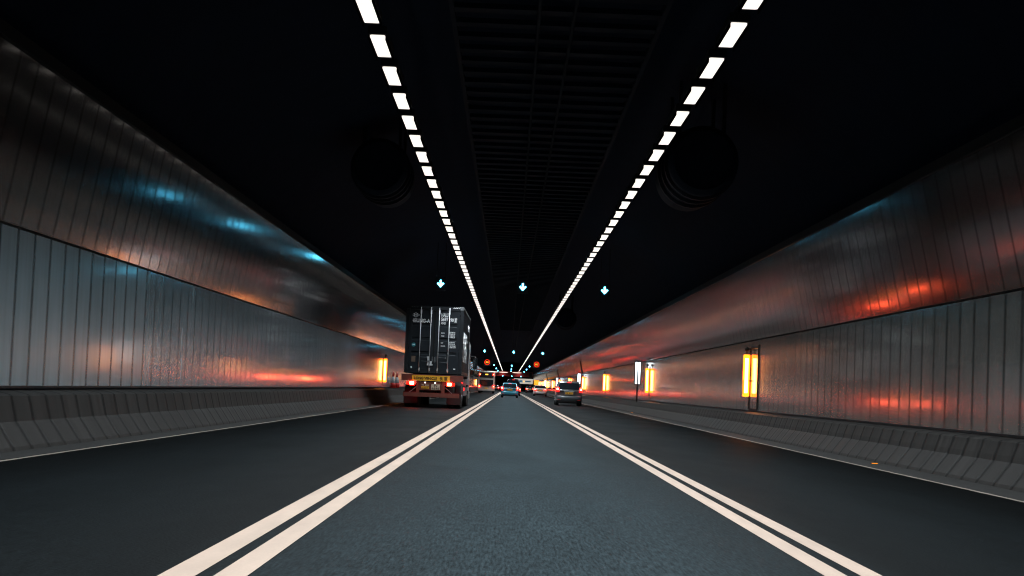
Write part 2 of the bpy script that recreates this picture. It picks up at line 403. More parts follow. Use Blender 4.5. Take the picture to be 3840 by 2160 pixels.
# ------------------------------------------------------------------ lane arrows and speed signs
def arrow_proto():
    r = thing('lane_signal', '', 'lane signal')
    MB().box(-.30, .30, 0, .12, -.34, .34).build('casing', 'black', r, bevel=.02)
    b = MB()
    b.box(-.045, .045, -.025, 0, -.06, .20)
    def chev(x0, z0, x1, z1, w):
        d = Vector((x1-x0, 0, z1-z0)).normalized(); a = Vector((-d.z, 0, d.x))*w/2
        p = Vector((x0, 0, z0)); q = Vector((x1, 0, z1))
        vs = [p-a, q-a, q+a, p+a]; b.add([(v.x, -.025, v.z) for v in vs]+[(v.x, -.001, v.z) for v in vs], [(0,1,2,3),(4,7,6,5),(0,4,5,1),(1,5,6,2),(2,6,7,3),(3,7,4,0)])
    chev(-.155, .04, .018, -.155, .085); chev(.155, .04, -.018, -.155, .085)
    b.build('arrow', 'cyan', r)
    b = MB()
    for x in (-.22, .22): b.tube((x, .06, .34), (x, .06, 2.2), .015, 6)
    b.build('hanger', 'steel_dark', r)
    return r
ap = arrow_proto(); ap.scale = (.82, .82, .82); atree = snap(ap)
rows = [(74.5, 5.33, 'nearest row'), (211, 5.30, 'second row'), (345, 5.32, 'third row'), (405, 5.32, 'fourth row'), (466, 5.36, 'fifth row')]
XA = [(-3.12, 'left'), (.42, 'middle'), (3.95, 'right')]
first = True
for y, z, rn in rows:
    for x, ln in XA:
        lab = 'pale blue lit down arrow over the %s lane, in the %s of arrows' % (ln, rn)
        if first: ap.location = (x, y, z); ap['label'] = lab; ap['group'] = 'lit lane arrows hanging from the ceiling'; atree = snap(ap); first = False
        else: dup(atree, (x, y, z), label=lab)
def speed_sign(x, y, z, label):
    r = thing('speed_limit_sign', label, 'sign', (x, y, z), 0, 'red ringed speed signs')
    MB().box(-.55, .55, 0, .18, -.55, .55).build('casing', 'black', r, bevel=.03)
    MB().ring((0,0,0), .43, .34, -.03, 0).build('red_ring', 'ring', r)
    text('80', -.24, -.15, .30, 'digit', r, 'number', y=-.02, wid=.48, bold=.03)
    MB().tube((-.3,.08,.55), (-.3,.08,2.0), .03, 6).tube((.3,.08,.55), (.3,.08,2.0), .03, 6).build('hanger', 'steel_dark', r)
speed_sign(-3.5, 268, 4.75, 'round red ringed 80 speed sign glowing above the left lane')
speed_sign(4.15, 268, 4.72, 'round red ringed 80 speed sign glowing above the right lane')

# ------------------------------------------------------------------ jet fans
def fan(x, y, z, rad, label):
    r = thing('jet_fan', label, 'fan', (x, y, z), 0, 'jet fans under the ceiling')
    b = MB(); n = 36
    prof = [(rad*.86, 0), (rad*1.02, .12), (rad, .25), (rad*.98, .6), (rad*.98, 2.6), (rad, 3.4), (rad*.9, 3.5)]
    b.loft([[(a*math.cos(2*math.pi*i/n), yy, a*math.sin(2*math.pi*i/n)) for i in range(n)] for a, yy in prof], caps=False)
    b.build('casing', 'fan', r)
    MB().ring((0,0,0), rad*1.08, rad*.98, .55, .68).ring((0,0,0), rad*1.08, rad*.98, 1.3, 1.42).ring((0,0,0), rad*1.08, rad*.98, 2.1, 2.25).build('casing_bands', 'pipe', r)
    b = MB()
    for i in range(9):
        t = 2*math.pi*i/9; c, s_ = math.cos(t), math.sin(t)
        b.add([(c*.12*rad, .42, s_*.12*rad), (c*rad*.84-s_*.06, .36, s_*rad*.84+c*.06), (c*rad*.84+s_*.10, .52, s_*rad*.84-c*.10), (c*.12*rad+s_*.05, .5, s_*.12*rad-c*.05)], [(0,1,2,3),(3,2,1,0)])
    b.build('blades', 'fan', r)
    MB().tube((0,.25,0), (0,.9,0), rad*.2, 16, rad*.25).build('hub', 'fan', r)
    MB().tube((0,.10,0), (0,.13,0), rad*.93, 28).build('mouth_cover_disc', 'fan', r)  # added disc, covers the unlit duct mouth so it catches light
    for q in (-.65, .65):
        for yy in (.6, 2.6): MB().box(rad*(q-.05), rad*(q+.05), yy, yy+.15, rad*.6, rad+1.0).build('hanger', 'steel_dark', r)
fan(3.75, 34.8, 5.75, .70, 'barely visible ribbed round jet fan in the dark to the right of the lamp rows')
fan(-3.45, 42.8, 6.35, .70, 'barely visible ribbed round jet fan in the dark to the left of the lamp rows')
fan(3.7, 118, 5.85, .68, 'distant dark jet fan between the middle and right lane arrows')

# ------------------------------------------------------------------ amber light boxes and white lamps on the walls
def amber_box(side, y, label, zb=1.0, frame=False):
    s = side; xw = XR if s > 0 else XL
    r = thing('emergency_light', label, 'wall lamp', (xw, y, zb), 0, 'amber light boxes along the tunnel walls')
    # flag-shaped box standing off the wall
    i, o_ = -s*.02, -s*.205
    x0, x1 = min(i, o_), max(i, o_)
    MB().box(x0, x1, 0, .10, 0, 1.18).build('light_panel', 'amber', r, bevel=.02)
    xa = (x0+x1)/2
    MB().box(xa-.05, xa+.045, -.012, -.002, .10, 1.08).build('lamp_tube', 'amberhot', r, bevel=.004)
    b = MB().box(xa+.075, xa+.105, -.012, -.002, .06, .42).box(xa-.10, xa-.07, -.012, -.002, .16, .34) if s < 0 else MB().box(xa-.105, xa-.07, -.012, -.002, .06, .46)
    b.build('symbol', 'amberdim', r)
    MB().box(min(-s*.018, 0), max(-s*.018, 0), -.03, .13, -.16, 1.26).build('back_bracket', 'black', r)
    b = MB().tube((xa, .05, 1.18), (xa, .05, 1.27), .02, 8)
    rr = []
    for k in range(7):
        t = math.pi*k/6; rr.append([(xa+.065*math.sin(t)*math.cos(a), .05+.065*math.sin(t)*math.sin(a), 1.33-.065*math.cos(t)) for a in [2*math.pi*q/10 for q in range(10)]])
    b.loft(rr, caps=False); b.build('beacon', 'black', r)
    return r
am = [(48.6, 1.02, 'large amber light box on the right wall, nearest, beside a thin dark door frame'),
      (83.5, 1.02, 'amber light box on the right wall just behind the tall white twin-tube lamp'),
      (121, 1.02, 'amber light box on the right wall midway between white lamp and silver car'),
      (156, 1.05, 'amber light box on the right wall showing just right of the silver car roof'),
      (192, 1.15, 'amber light box on the right wall seen above the silver car roof'),
      (229, 1.1, 'amber light box on the right wall showing left of the silver car roof'),
      (265, 1.15, 'amber light box on the right wall between the white sedan and the silver car'),
      (302, 1.2, 'amber light box on the right wall just above the white sedan boot'),
      (338, 1.3, 'amber light box on the right wall over the white sedan roof, the larger one'),
      (372, 1.4, 'smallest, farthest amber light box on the right wall, left of the others')]
for y, zb, lab in am: amber_box(1, y, lab, zb)
amber_box(-1, 87, 'amber light box on the left wall beside the two traffic cones', 1.0)
amber_box(-1, 330, 'faint amber light box on the left wall just beyond the truck cab', 1.1)
amber_box(-1, 405, 'small amber light box on the left wall between the truck and the coach', 1.1)
# thin door outline around the nearest box
r = thing('door_frame', 'thin dark outline of an emergency door in the right wall behind the nearest amber box', 'door', (XR, 47.2, 0))
b = MB(); xx0, xx1 = -.03, -.004
b.box(xx0, xx1, -.175, -.15, .66, 2.45).box(xx0, xx1, 1.45, 1.475, .66, 2.4).box(xx0, xx1, -.15, 1.45, 2.35, 2.40).box(xx0, xx1, -.15, 1.45, .66, .70)
b.build('frame', 'black', r); MB().box(-.0035, -.002, -.15, 1.45, .70, 2.35).build('door_leaf', 'lowR', r)
MB().box(-.07, -.004, 1.2, 1.32, 1.45, 1.48).build('handle', 'black', r)

def white_lamp(y, label):
    r = thing('wall_lamp', label, 'wall lamp', (XR-.32, y, 0), 0, 'white twin-tube lamps on dark posts')
    MB().box(-.17, .17, 0, .09, 1.40, 2.62).build('casing', 'black', r, bevel=.01)
    for x in (-.075, .075): MB().box(x-.045, x+.045, -.03, -.002, 1.45, 2.54).build('light_tube', 'white', r, bevel=.012)
    MB().box(-.035, .035, .02, .09, .56, 1.40).build('post', 'black', r)
for y, lab in ((87, 'largest white twin-tube lamp on a dark post in front of the right wall'),
               (160, 'white twin-tube lamp on the right wall directly right of the silver car roof'),
               (233, 'white twin-tube lamp on the right wall showing left of the silver car roof'),
               (307, 'white twin-tube lamp on the right wall above the white sedan'),
               (378, 'farthest white twin-tube lamp, a thin white sliver on the right wall')): white_lamp(y, lab)
for y in (160, 236, 305):
    lab = {160: 'dark upright conduit on the upper right wall above the silver car', 236: 'dark upright conduit on the upper right wall above the white sedan', 305: 'farthest dark upright conduit on the upper right wall'}[y]
    o = MB()
    pts = [(XR-.05, 2.6), (XR-.18, 3.2), (XR-.29, 3.7)]
    for (a, z0), (c, z1) in zip(pts, pts[1:]): o.bar((a, y, z0), (c, y, z1), .09, .12)
    tag(o.build('wall_conduit', 'black'), lab, 'conduit')

# ------------------------------------------------------------------ traffic cones
def cone(x, y, label):
    r = thing('traffic_cone', label, 'traffic cone', (x, y, .735), 0, 'traffic cones standing on the left barrier')
    n = 20
    def seg(z0, z1, r0, r1, m, nm): MB().loft([[(a*math.cos(2*math.pi*i/n), a*math.sin(2*math.pi*i/n), z) for i in range(n)] for z, a in ((z0, r0), (z1, r1))], caps=True).build(nm, m, r)
    MB().box(-.17,.17,-.17,.17,0,.035).build('base', 'conered', r, bevel=.01)
    seg(.036, .26, .155, .125, 'conered', 'body'); seg(.261, .58, .124, .065, 'conewhite', 'white_sleeve'); seg(.581, .85, .0645, .028, 'conered', 'tip')
cone(-6.17, 92.4, 'red and white traffic cone on the left barrier, the one nearer the amber box')
cone(-6.15, 95.2, 'red and white traffic cone on the left barrier, the one nearer the truck')

# ------------------------------------------------------------------ road studs
for x, y, lab in ((6.02, 28.4, 'orange glinting road stud beside the right edge line, the near one'), (6.12, 85.7, 'orange glinting road stud beside the right edge line, the far one')):
    r = thing('road_stud', lab, 'road stud', (x, y, .004))
    MB().box(-.06,.06,0,.10,0,.018).build('base', 'black', r, bevel=.006); MB().box(-.05,.05,-.006,-.001,.003,.016).build('reflector', 'amberdim', r)  # reflector is no lamp: its glint is put in as emission

# ------------------------------------------------------------------ vehicles
def wheel(parent, x, y, rad, w, m='rim'):
    n = 28; s = 1 if x > 0 else -1
    b = MB(); x0, x1 = x-w/2, x+w/2
    prof = [(rad*.62, x0+.01), (rad*.9, x0), (rad*.985, x0+.03), (rad, x0+w*.25), (rad, x1-w*.25), (rad*.985, x1-.03), (rad*.9, x1), (rad*.62, x1-.01)]
    b.loft([[(xx, y+a*math.cos(2*math.pi*i/n), rad+a*math.sin(2*math.pi*i/n)) for i in range(n)] for a, xx in prof])
    o = b.build('wheel', 'rubber', parent)
    MB().tube((x-s*.02, y, rad), (x+s*(w/2-.02), y, rad), rad*.6, 20).tube((x+s*(w/2-.02), y, rad), (x+s*(w/2+.01), y, rad), rad*.18, 10).build('rim', m, o)
    return o

def car(label, cat, loc, paint_, w, L, h, belt, style, tail, plate, rz=0, name='car'):
    """rear at y=0, nose at +y. style = hatch / mpv / sedan / van"""
    r = thing(name, label, cat, loc, rz)
    hw = w/2; zb = .27
    st = dict(
      hatch=dict(deck=[(0, belt-.02), (.12, belt+.0)], g=[(.06, belt-.02), (.55, h-.10), (.95, h), (L*.52, h-.01), (L*.76, belt+.03)], hood=.80),
      mpv=dict(deck=[(0, belt)], g=[(.05, belt-.02), (.42, h-.10), (.75, h), (L*.58, h-.02), (L*.82, belt)], hood=.82),
      van=dict(deck=[(0, belt)], g=[(.03, belt-.02), (.16, h-.10), (.35, h), (L*.70, h-.02), (L*.86, belt)], hood=.84),
      sedan=dict(deck=[(0, belt-.02), (.5, belt)], g=[(.62, belt), (1.35, h-.08), (1.75, h), (L*.52, h-.02), (L*.72, belt)], hood=.78))[style]
    # lower body: rounded sections along the length
    def sec(y, z0, z1, hw_, tum=.96):
        hs = [(hw_*.80, z0), (hw_*.97, z0+.06), (hw_, z0+(z1-z0)*.35), (hw_*.995, z0+(z1-z0)*.62), (hw_*tum, z1-.06), (hw_*(tum-.06), z1)]
        return [(-x, y, z) for x, z in hs[::-1]][::-1][::-1] + [(x, y, z) for x, z in hs]
    bt = belt
    S_ = [sec(.10, zb+.14, bt-.08, hw*.86), sec(.02, zb+.04, bt-.04, hw*.90), sec(.0, zb+.02, bt-.26, hw*.92) if False else sec(.05, zb+.02, bt-.02, hw*.95),
          sec(.22, zb, bt, hw*.99), sec(.7, zb-.02, bt+.01, hw), sec(L*.5, zb-.03, bt-.02, hw), sec(L*.74, zb-.02, bt-.03, hw*.99), sec(L*.86, zb, bt-.12, hw*.96), sec(L*.95, zb+.02, bt-.22, hw*.88), sec(L, zb+.10, bt-.34, hw*.72)]
    body = MB().loft(S_); body.build('body', paint_, r)
    # bumper: proud of the body
    b = MB()
    def bump(y, z0, z1, q): return [(-q, y+.16, z0), (-q*.9, y+.03, z0), (-q*.5, y, z0), (q*.5, y, z0), (q*.9, y+.03, z0), (q, y+.16, z0), (q, y+.16, z1), (q*.9, y+.03, z1), (q*.5, y, z1), (-q*.5, y, z1), (-q*.9, y+.03, z1), (-q, y+.16, z1)]
    zt = zb+.36
    q = hw*.985
    outline = [(-q, .24), (-q*.94, .02), (-q*.75, -.09), (-q*.4, -.12), (q*.4, -.12), (q*.75, -.09), (q*.94, .02), (q, .24)]
    rg = []
    for z, k in ((zb-.02, .90), (zb+.05, .98), (zb+.20, 1.0), (zt-.04, 1.0), (zt, .96)):
        rg.append([(x*(1 if k > .95 else .99), y+(1-k)*1.2, z) for x, y in outline])
    b.loft(rg, closed=True, smooth=True); b.build('rear_bumper', paint_, r)
    MB().box(-hw*.55, hw*.55, -.085, -.01, zb-.06, zb+.10).build('lower_valance', 'black', r, bevel=.015)
    MB().box(-hw*.86, hw*.86, .06, L*.9, .17, zb+.1).build('underbody', 'black', r)
    # greenhouse
    g = st['g']; y0, z0 = g[0]; y1, z1 = g[1]; y2, z2 = g[2]; y3, z3 = g[3]; y4, z4 = g[4]
    wb, wt = hw*.93, hw*.74
    def gs(y, z, bw, lim=None): return [(-bw, y, z), (-bw*.5, y-.035, z), (bw*.5, y-.035, z), (bw, y, z)]
    def hx(z): t = (z-bt)/(h-bt); return wb+(wt-wb)*t
    roofz = h
    # cabin shell as loft of cross sections along y: each section = base pts + roof pts
    def cs(y, z):
        z = max(z, bt+.005); x = hx(z)
        return [(-hx(bt), y, bt-.03), (-(hx(bt)+x)/2, y, (bt+z)/2), (-x, y, z-.035), (-x*.88, y, z), (0, y, z+.02), (x*.88, y, z), (x, y, z-.035), ((hx(bt)+x)/2, y, (bt+z)/2), (hx(bt), y, bt-.03)]
    cab = MB().loft([cs(y0, z0), cs((y0+y1)/2, (z0+z1)/2+.01), cs(y1, z1), cs(y2, z2), cs(y3, z3), cs((y3+y4)/2, (z3+z4)/2+.02), cs(y4, z4)])
    cab.build('roof', paint_, r)
    # rear window, slightly proud
    def rp(t, k, off=.012):
        y = y0+(y1-y0)*t; z = z0+(z1-z0)*t; x = hx(max(z, bt))*k; nrm = Vector((0, -(z1-z0), (y1-y0))).normalized()
        return (x, y+nrm.y*off, z+nrm.z*off)
    b = MB(); ks = (-.90, -.6, 0, .6, .90)
    top, bot = [], []
    rwb = .10
    rows_ = [[rp(t, k*(1.0 if 0 < j < 3 else .95), .03) for k in ks] for j, t in enumerate((rwb, rwb+.12, .86, .95))]
    for a, c in zip(rows_, rows_[1:]):
        b.loft([a, c], closed=False, caps=False)
    back = [[(x, y+.02, z) for x, y, z in rr_] for rr_ in rows_]
    b.build('rear_window', 'glass', r)
    # side windows and windscreen
    for s in (-1, 1):
        b = MB(); zz0, zz1 = bt+.06, h-.12
        ya, yb = y0+(y1-y0)*.55+.22, y4-.30
        yc_, yd = y1+.20, y3+.02
        def sp_(y, z): return (s*(hx(z)+.014), y, z)
        b.add([sp_(ya, zz0), sp_(yb, zz0), sp_(yd, zz1), sp_(yc_, zz1)], [(0,1,2,3)]); b.build('side_window', 'glass', r)
    b = MB(); b.add([(-wb*.88, y4-.02, bt+.06), (wb*.88, y4-.02, bt+.06), (wt*.92, y3+.08, h-.08), (-wt*.92, y3+.08, h-.08)], [(0,1,2,3)])
    for i_, v_ in enumerate(b.v): b.v[i_] = (v_[0], v_[1]+.05, v_[2]+.05)
    b.build('windscreen', 'glass', r)
    # tail lights
    tx0, tx1, tz0, tz1, wrap = tail
    for s in (-1, 1):
        xa, xb = sorted((s*tx0*hw, s*tx1*hw))
        ylo = -.02 if style == 'sedan' else .0
        o = MB().box(xa, xb, ylo-.005, .22, tz0, tz1).build('tail_light', 'redcar', r, bevel=.02)
        cx = s*hw*(tx0+tx1)/2; dx = abs(tx1-tx0)*hw*.30; dzz = (tz1-tz0)
        MB().box(cx-dx, cx+dx, ylo-.02, ylo-.006, tz0+dzz*.40, tz0+dzz*.82).build('lamp_core', 'redcore', o, bevel=.005)
    # plate and its recess
    pz = {'sedan': bt-.30, 'van': zb+.50}.get(style, zb+.46)
    MB().box(-.30, .30, -.035, .1, pz-.06, pz+.16).build('plate_recess', 'galvd' if paint_ != 'darkcar' else 'black', r, bevel=.01)
    o = MB().box(-.24, .24, -.050, -.037, pz, pz+.12).build('license_plate', 'platey', r)
    if plate: text(plate, -.21, pz+.02, .08, 'inkd', o, 'lettering', y=-.053, wid=.42, bold=.02)
    MB().box(-.32, .32, -.045, .05, pz+.175, pz+.205).build('trim_strip', 'galv' if paint_ != 'darkcar' else 'galvd', r, bevel=.005)
    # mirrors
    for s in (-1, 1):
        b = MB().box(s*(hw+.04) - .10, s*(hw+.04)+.10, L*.66, L*.66+.10, bt+.0, bt+.15)
        b.build('side_mirror', paint_ if paint_ != 'silver' else 'darkcar', r, bevel=.03)
    for y in (.72, L-.85):
        for s in (-1, 1): wheel(r, s*(hw-.13), y, .31, .21)
    for s in (-1, 1):
        a, c = sorted((s*hw*.55, s*hw*.86)); MB().box(a, c, L-.28, L-.05, bt-.36, bt-.24).build('headlight', 'galv', r, bevel=.02)
    for s in (-1, 1):
        a, c = sorted((s*hw*.62, s*hw*.84)); MB().box(a, c, -.10, -.03, zb+.08, zb+.12).build('reflector', 'conered', r)
    MB().box(-.14, .14, y1-.06, y1+.02, z1-.005, z1+.02).build('high_brake_light', 'reddim', r)
    return r

car('silver people carrier in the right lane with lit tail lights, nearest of the cars', 'car', (3.80, 109, 0), 'silver', 1.70, 4.2, 1.55, .98, 'mpv', (.74, .99, .86, 1.16, 0), 'FS 607')
car('light blue hatchback with a pale roof in the middle lane', 'car', (.10, 168, 0), 'blue', 1.70, 4.0, 1.46, .93, 'hatch', (.76, 1.0, .72, 1.08, 0), 'NB 38')
car('tall black van half hidden behind the blue hatchback', 'van', (.52, 205, 0), 'darkcar', 1.82, 4.8, 2.02, 1.1, 'van', (.80, .98, .62, .92, 0), '')
car('white sedan with red tail lights in the right lane beyond the silver car', 'car', (4.20, 231, 0), 'whitecar', 1.82, 4.7, 1.46, 1.0, 'sedan', (.50, .96, .80, .95, 0), '')
car('dark sedan with glowing red tail lights, beyond the white sedan', 'car', (4.25, 345, 0), 'darkcar', 1.80, 4.6, 1.46, 1.0, 'sedan', (.48, .98, .74, .96, 0), '')

# ------------------------------------------------------------------ coach and far lorries
def big(name, label, cat, loc, w, h, L, paint_, roofm, lights_top=True):
    r = thing(name, label, cat, loc)
    hw = w/2
    rg = []
    for y, k, z0, z1 in ((0.06, .97, .42, h-.10), (0, .985, .36, h-.14), (.25, 1, .34, h), (L-.3, 1, .34, h), (L, .95, .40, h-.2)):
        q = hw*k; rg.append([(-q*.95, y, z0), (q*.95, y, z0), (q, y, z0+.12), (q, y, z1-.5), (q*.96, y, z1-.12), (q*.82, y, z1), (-q*.82, y, z1), (-q*.96, y, z1-.12), (-q, y, z1-.5), (-q, y, z0+.12)])
    MB().loft(rg, smooth=False).build('body', paint_, r)
    return r, hw
def coach(loc):
    r, hw = big('coach', 'pale coach with a dark curved rear window and red lights in the left lane', 'coach', loc, 2.45, 3.35, 10.5, 'coach', None)
    MB().box(-1.05, 1.05, -.02, .10, 2.35, 3.10).build('roof_pod', 'black', r, bevel=.05)
    b = MB(); pts = []
    for k in range(13):
        t = math.pi+math.pi*k/12; pts.append((1.0*math.cos(t), 1.38+.32*math.sin(t)))
    pts += [(1.0, 2.02), (-1.0, 2.02)]
    b.loft([[(x, -.03, z) for x, z in pts], [(x, .05, z) for x, z in pts]], smooth=False); b.build('rear_window', 'glass', r)
    for s in (-1, 1):
        o = MB().box(s*1.02-.11, s*1.02+.11, -.05, .0, 2.72, 2.94).build('roof_light', 'red', r, bevel=.03)
        MB().box(s*1.02-.05, s*1.02+.05, -.07, -.051, 2.78, 2.88).build('lamp_core', 'redhot', o)
        o = MB().box(s*1.08-.13, s*1.08+.13, -.05, .0, .88, 1.20).build('tail_light', 'red', r, bevel=.03)
        MB().box(s*1.08-.06, s*1.08+.06, -.07, -.051, .95, 1.10).build('lamp_core', 'redhot', o)
    MB().box(-.22, .22, -.05, 0, 2.74, 2.92).build('roof_sign', 'taxi', r, bevel=.02)
    MB().box(-.26, .26, -.03, .0, .70, .84).build('license_plate', 'platey', r)
    MB().box(-1.15, 1.15, -.06, .1, .36, .60).build('rear_bumper', 'coach', r, bevel=.03)
    for y in (1.9, 8.2):
        for s in (-1, 1): wheel(r, s*(hw-.16), y, .5, .28)
    for s in (-1, 1): MB().box(s*(hw+.003)-.002, s*(hw+.003)+.002, .8, 9.8, 1.65, 2.6).build('side_window', 'glass', r)
coach((-3.4, 262, 0))
def boxtruck(loc, label, w=2.5, h=4.0, paint_='contr', topsign=True):
    r = thing('box_truck', label, 'truck', loc); hw = w/2
    MB().box(-hw, hw, 0, 7, 1.05, h).build('cargo_box', paint_, r, bevel=.03)
    MB().box(-.03, .03, -.02, -.002, 1.1, h-.1).build('door_seam', 'galvd', r)
    MB().box(-hw*.95, hw*.95, -.06, .1, .80, 1.02).build('rear_beam', 'chassis', r)
    MB().box(-hw*.4, hw*.4, .0, 8.5, .5, .8).build('chassis', 'black', r)
    MB().box(-hw*.97, hw*.97, 7.2, 9.0, .6, 2.7).build('cab', paint_, r, bevel=.08)
    for s in (-1, 1):
        o = MB().box(s*.95-.16, s*.95+.16, -.09, -.062, .82, 1.0).build('tail_light', 'red', r)
        MB().box(s*.95-.08, s*.95+.08, -.10, -.091, .86, .96).build('lamp_core', 'redhot', o)
    for y in (1.6, 8.0):
        for s in (-1, 1): wheel(r, s*(hw-.16), y, .48, .3)
boxtruck((-3.9, 320, 0), 'tall dark box truck half hidden in front of the coach in the left lane', 2.45, 3.6)
car('dark saloon with red tail lights far off in the middle lane', 'car', (.25, 395, 0), 'darkcar', 1.8, 4.6, 1.46, 1.0, 'sedan', (.48, .98, .72, .96, 0), '')
car('small dark estate with red tail lights, farthest in the left lane', 'car', (-3.2, 420, 0), 'darkcar', 1.8, 4.6, 1.5, 1.0, 'hatch', (.6, .98, .72, 1.0, 0), '')

# yellow lit sign board on a post, beyond the white sedan
r = thing('warning_board', 'small glowing orange board on a post above the dark sedan', 'sign', (5.55, 352, 0))
MB().box(-.50, .50, -.02, .03, 1.7, 2.75).build('board', 'amberdim', r, bevel=.02)
MB().box(-.25, .25, -.04, -.022, 2.1, 2.2).box(-.3, .3, -.04, -.022, 2.35, 2.42).build('symbol', 'taxi', r)
MB().box(-.04, .04, .0, .06, 0, 1.7).build('post', 'black', r)

# ------------------------------------------------------------------ far end: added beam painted like the red-lit ceiling, and the pale direction sign
r = thing('added_red_beam', 'added dark red beam for the red-lit ceiling where the lamp rows end', 'beam', (.2, 481, 0))
MB().box(-6.4, 6.4, 0, .5, 4.05, 5.55).build('fascia', 'header', r, bevel=.05)
MB().box(-6.4, 6.4, -.06, -.002, 5.40, 5.52).build('top_trim', 'chassis', r)
for x, w_ in ((-1.9, 1.05), (1.9, 1.05), (-4.1, .6)):
    b = MB(); pts = [(w_*math.cos(t)*1.25, .13*math.sin(t)*(1 if math.sin(t) < 0 else .5)) for t in [2*math.pi*k/20 for k in range(20)]]
    b.loft([[(x+px_, -.12, 5.18+pz) for px_, pz in pts], [(x+px_, -.005, 5.18+pz) for px_, pz in pts]], smooth=False)
    b.build('row_reflection', emit('row_reflection_glow', (1, .80, .68), 1.5), r)  # glowing ovals put in for the lamp rows mirrored in the ceiling
for x in (-2.6, -.1, 2.4):
    q = dup(atree, (x+.8, 480.3, 4.15), label='pale blue lit arrow in front of the red beam, %s of the three' % {-2.6: 'leftmost', -.1: 'middle', 2.4: 'rightmost'}[x], group='lit arrows in front of the red beam')
    for k in kids(q):
        if k.name.startswith('hanger'): bpy.data.objects.remove(k)
r = thing('direction_sign', 'pale direction sign with blue and orange patches hanging below the red beam', 'sign', (3.9, 474, 0))
MB().box(-2.6, 2.6, 0, .15, 2.15, 3.55).build('board', emit('sign_backlight', (.85, .80, .72), .55), r, bevel=.06)
b = MB().box(-1.6, -.3, -.02, -.002, 2.55, 3.1).box(.5, 2.0, -.02, -.002, 2.7, 3.0); b.build('blue_panel', 'signb', r)
b = MB().box(-2.2, -1.8, -.02, -.002, 2.7, 3.05).box(0, .3, -.02, -.002, 2.6, 3.0); b.build('orange_panel', 'taxi', r)
MB().box(-2.4, -2.3, .03, .12, 3.55, 4.5).box(2.3, 2.4, .03, .12, 3.55, 4.5).build('hanger', 'steel_dark', r)
r = thing('portal_column', 'dark upright column at the far end against the right wall', 'column', (5.95, 475, 0))
MB().box(-.5, .2, 0, .6, 0, 5.3).build('shaft', 'black', r)
r = thing('portal_column', 'dark upright column at the far end against the left wall', 'column', (-5.5, 475, 0))
MB().box(-.6, .5, 0, .6, 0, 5.3).build('shaft', 'black', r)
r = thing('tunnel_end', 'end wall with a painted-in dark red glow beyond the overhead beam', 'wall', (.2, 788, 0))
MB().box(-7, 7, 0, .5, -30, 8).build('back_wall', 'header', r)

# ------------------------------------------------------------------ container lorry
CX, CY = -3.25, 73.5
con = thing('shipping_container', 'dark shipping container with white lettering riding on the truck in the left lane', 'container', (CX, CY, 1.45))
w2, Hc, Lc = 1.22, 2.87, 12.19
def rail(nm, *bx, m='contr', bev=.012): return MB().box(*bx).build(nm, m, con, bevel=bev)
rail('corner_post', -w2, -w2+.15, 0, .16, .16, Hc-.16); rail('corner_post', w2-.15, w2, 0, .16, .16, Hc-.16)
rail('corner_post', -w2, -w2+.15, Lc-.16, Lc, .16, Hc-.16); rail('corner_post', w2-.15, w2, Lc-.16, Lc, .16, Hc-.16)
rail('door_header', -w2+.17, w2-.17, .01, .14, Hc-.17, Hc-.01); rail('door_sill', -w2+.17, w2-.17, .01, .14, .0, .15)
for x in (-w2, w2-.17):
    for z in (0, Hc-.155):
        for y in (-.005, Lc-.17):
            MB().box(x-.003 if x < 0 else x, x+.17 if x < 0 else x+.173, y, y+.175, z, z+.158).build('corner_casting', 'galvd' if (x > 0 and z > 1) else 'contr', con, bevel=.012)
rail('roof', -w2+.06, w2-.06, .14, Lc-.14, Hc-.05, Hc-.02); rail('floor', -w2+.06, w2-.06, .14, Lc-.14, .03, .12)
for s in (-1, 1):
    a, c = sorted((s*w2, s*(w2-.06)))
    rail('top_rail', a, c, .172, Lc-.172, Hc-.08, Hc-.01, m='galvd' if s > 0 else 'contr'); rail('bottom_rail', a, c, .172, Lc-.172, .0, .14)
    # corrugated side
    b = MB(); pr = []; y = .17; k = 0
    while y < Lc-.20:
        for dy, dx in ((0, 0), (.07, 0), (.14, .034), (.21, .034)): pr.append((s*(w2-.012-dx), y+dy))
        y += .28
    b.loft([[(x, yy, .14) for x, yy in pr], [(x, yy, Hc-.08) for x, yy in pr]], closed=False, smooth=False, caps=False)
    b.build('side_wall', 'cont', con)
text('HEUNG-A', 1.0, .55, 1.30, 'white_ink', con, 'side_lettering', y=w2+.002, wid=6.6, face='side', bold=.01)
text('HALU 569790', 7.9, 2.1, .28, 'white_ink', con, 'side_number', y=w2+.002, wid=3.0, face='side', bold=.01)
# front wall
MB().box(-w2+.15, w2-.15, Lc-.10, Lc-.05, .12, Hc-.06).build('front_wall', 'cont', con)
# doors with pressed recesses
dh0, dh1 = .16, Hc-.18
for s in (-1, 1):
    a, c = (-w2+.16, -.012) if s < 0 else (.012, w2-.16)
    b = MB(); zs = [dh0]; prof = [(dh0, .055)]
    for zc_ in (.86, 1.46, 2.06):
        prof += [(zc_-.075, .055), (zc_-.045, .090), (zc_+.035, .090), (zc_+.075, .055)]
    prof += [(dh1, .055)]
    m0, m1 = a+.11, c-.11
    b.loft([[(m0, y, z) for z, y in prof], [(m1, y, z) for z, y in prof]], closed=False, smooth=False, caps=False)
    b.box(a, m0, .045, .10, dh0, dh1).box(m1, c, .045, .10, dh0, dh1)
    b.box(a, c, .102, .12, dh0, dh1)
    d = b.build('door', 'cont', con)
    for z in (.35, 1.0, 1.75, 2.45):
        xh = a-.05 if s < 0 else c+.0
        MB().box(xh, xh+.09, .012, .044, z, z+.10).build('hinge', 'contr', d, bevel=.006)
    MB().box(c-.02 if s < 0 else a-.01, c+.02 if s < 0 else a+.02, .030, .046, dh0+.02, dh1-.02).build('gasket', 'black', d)
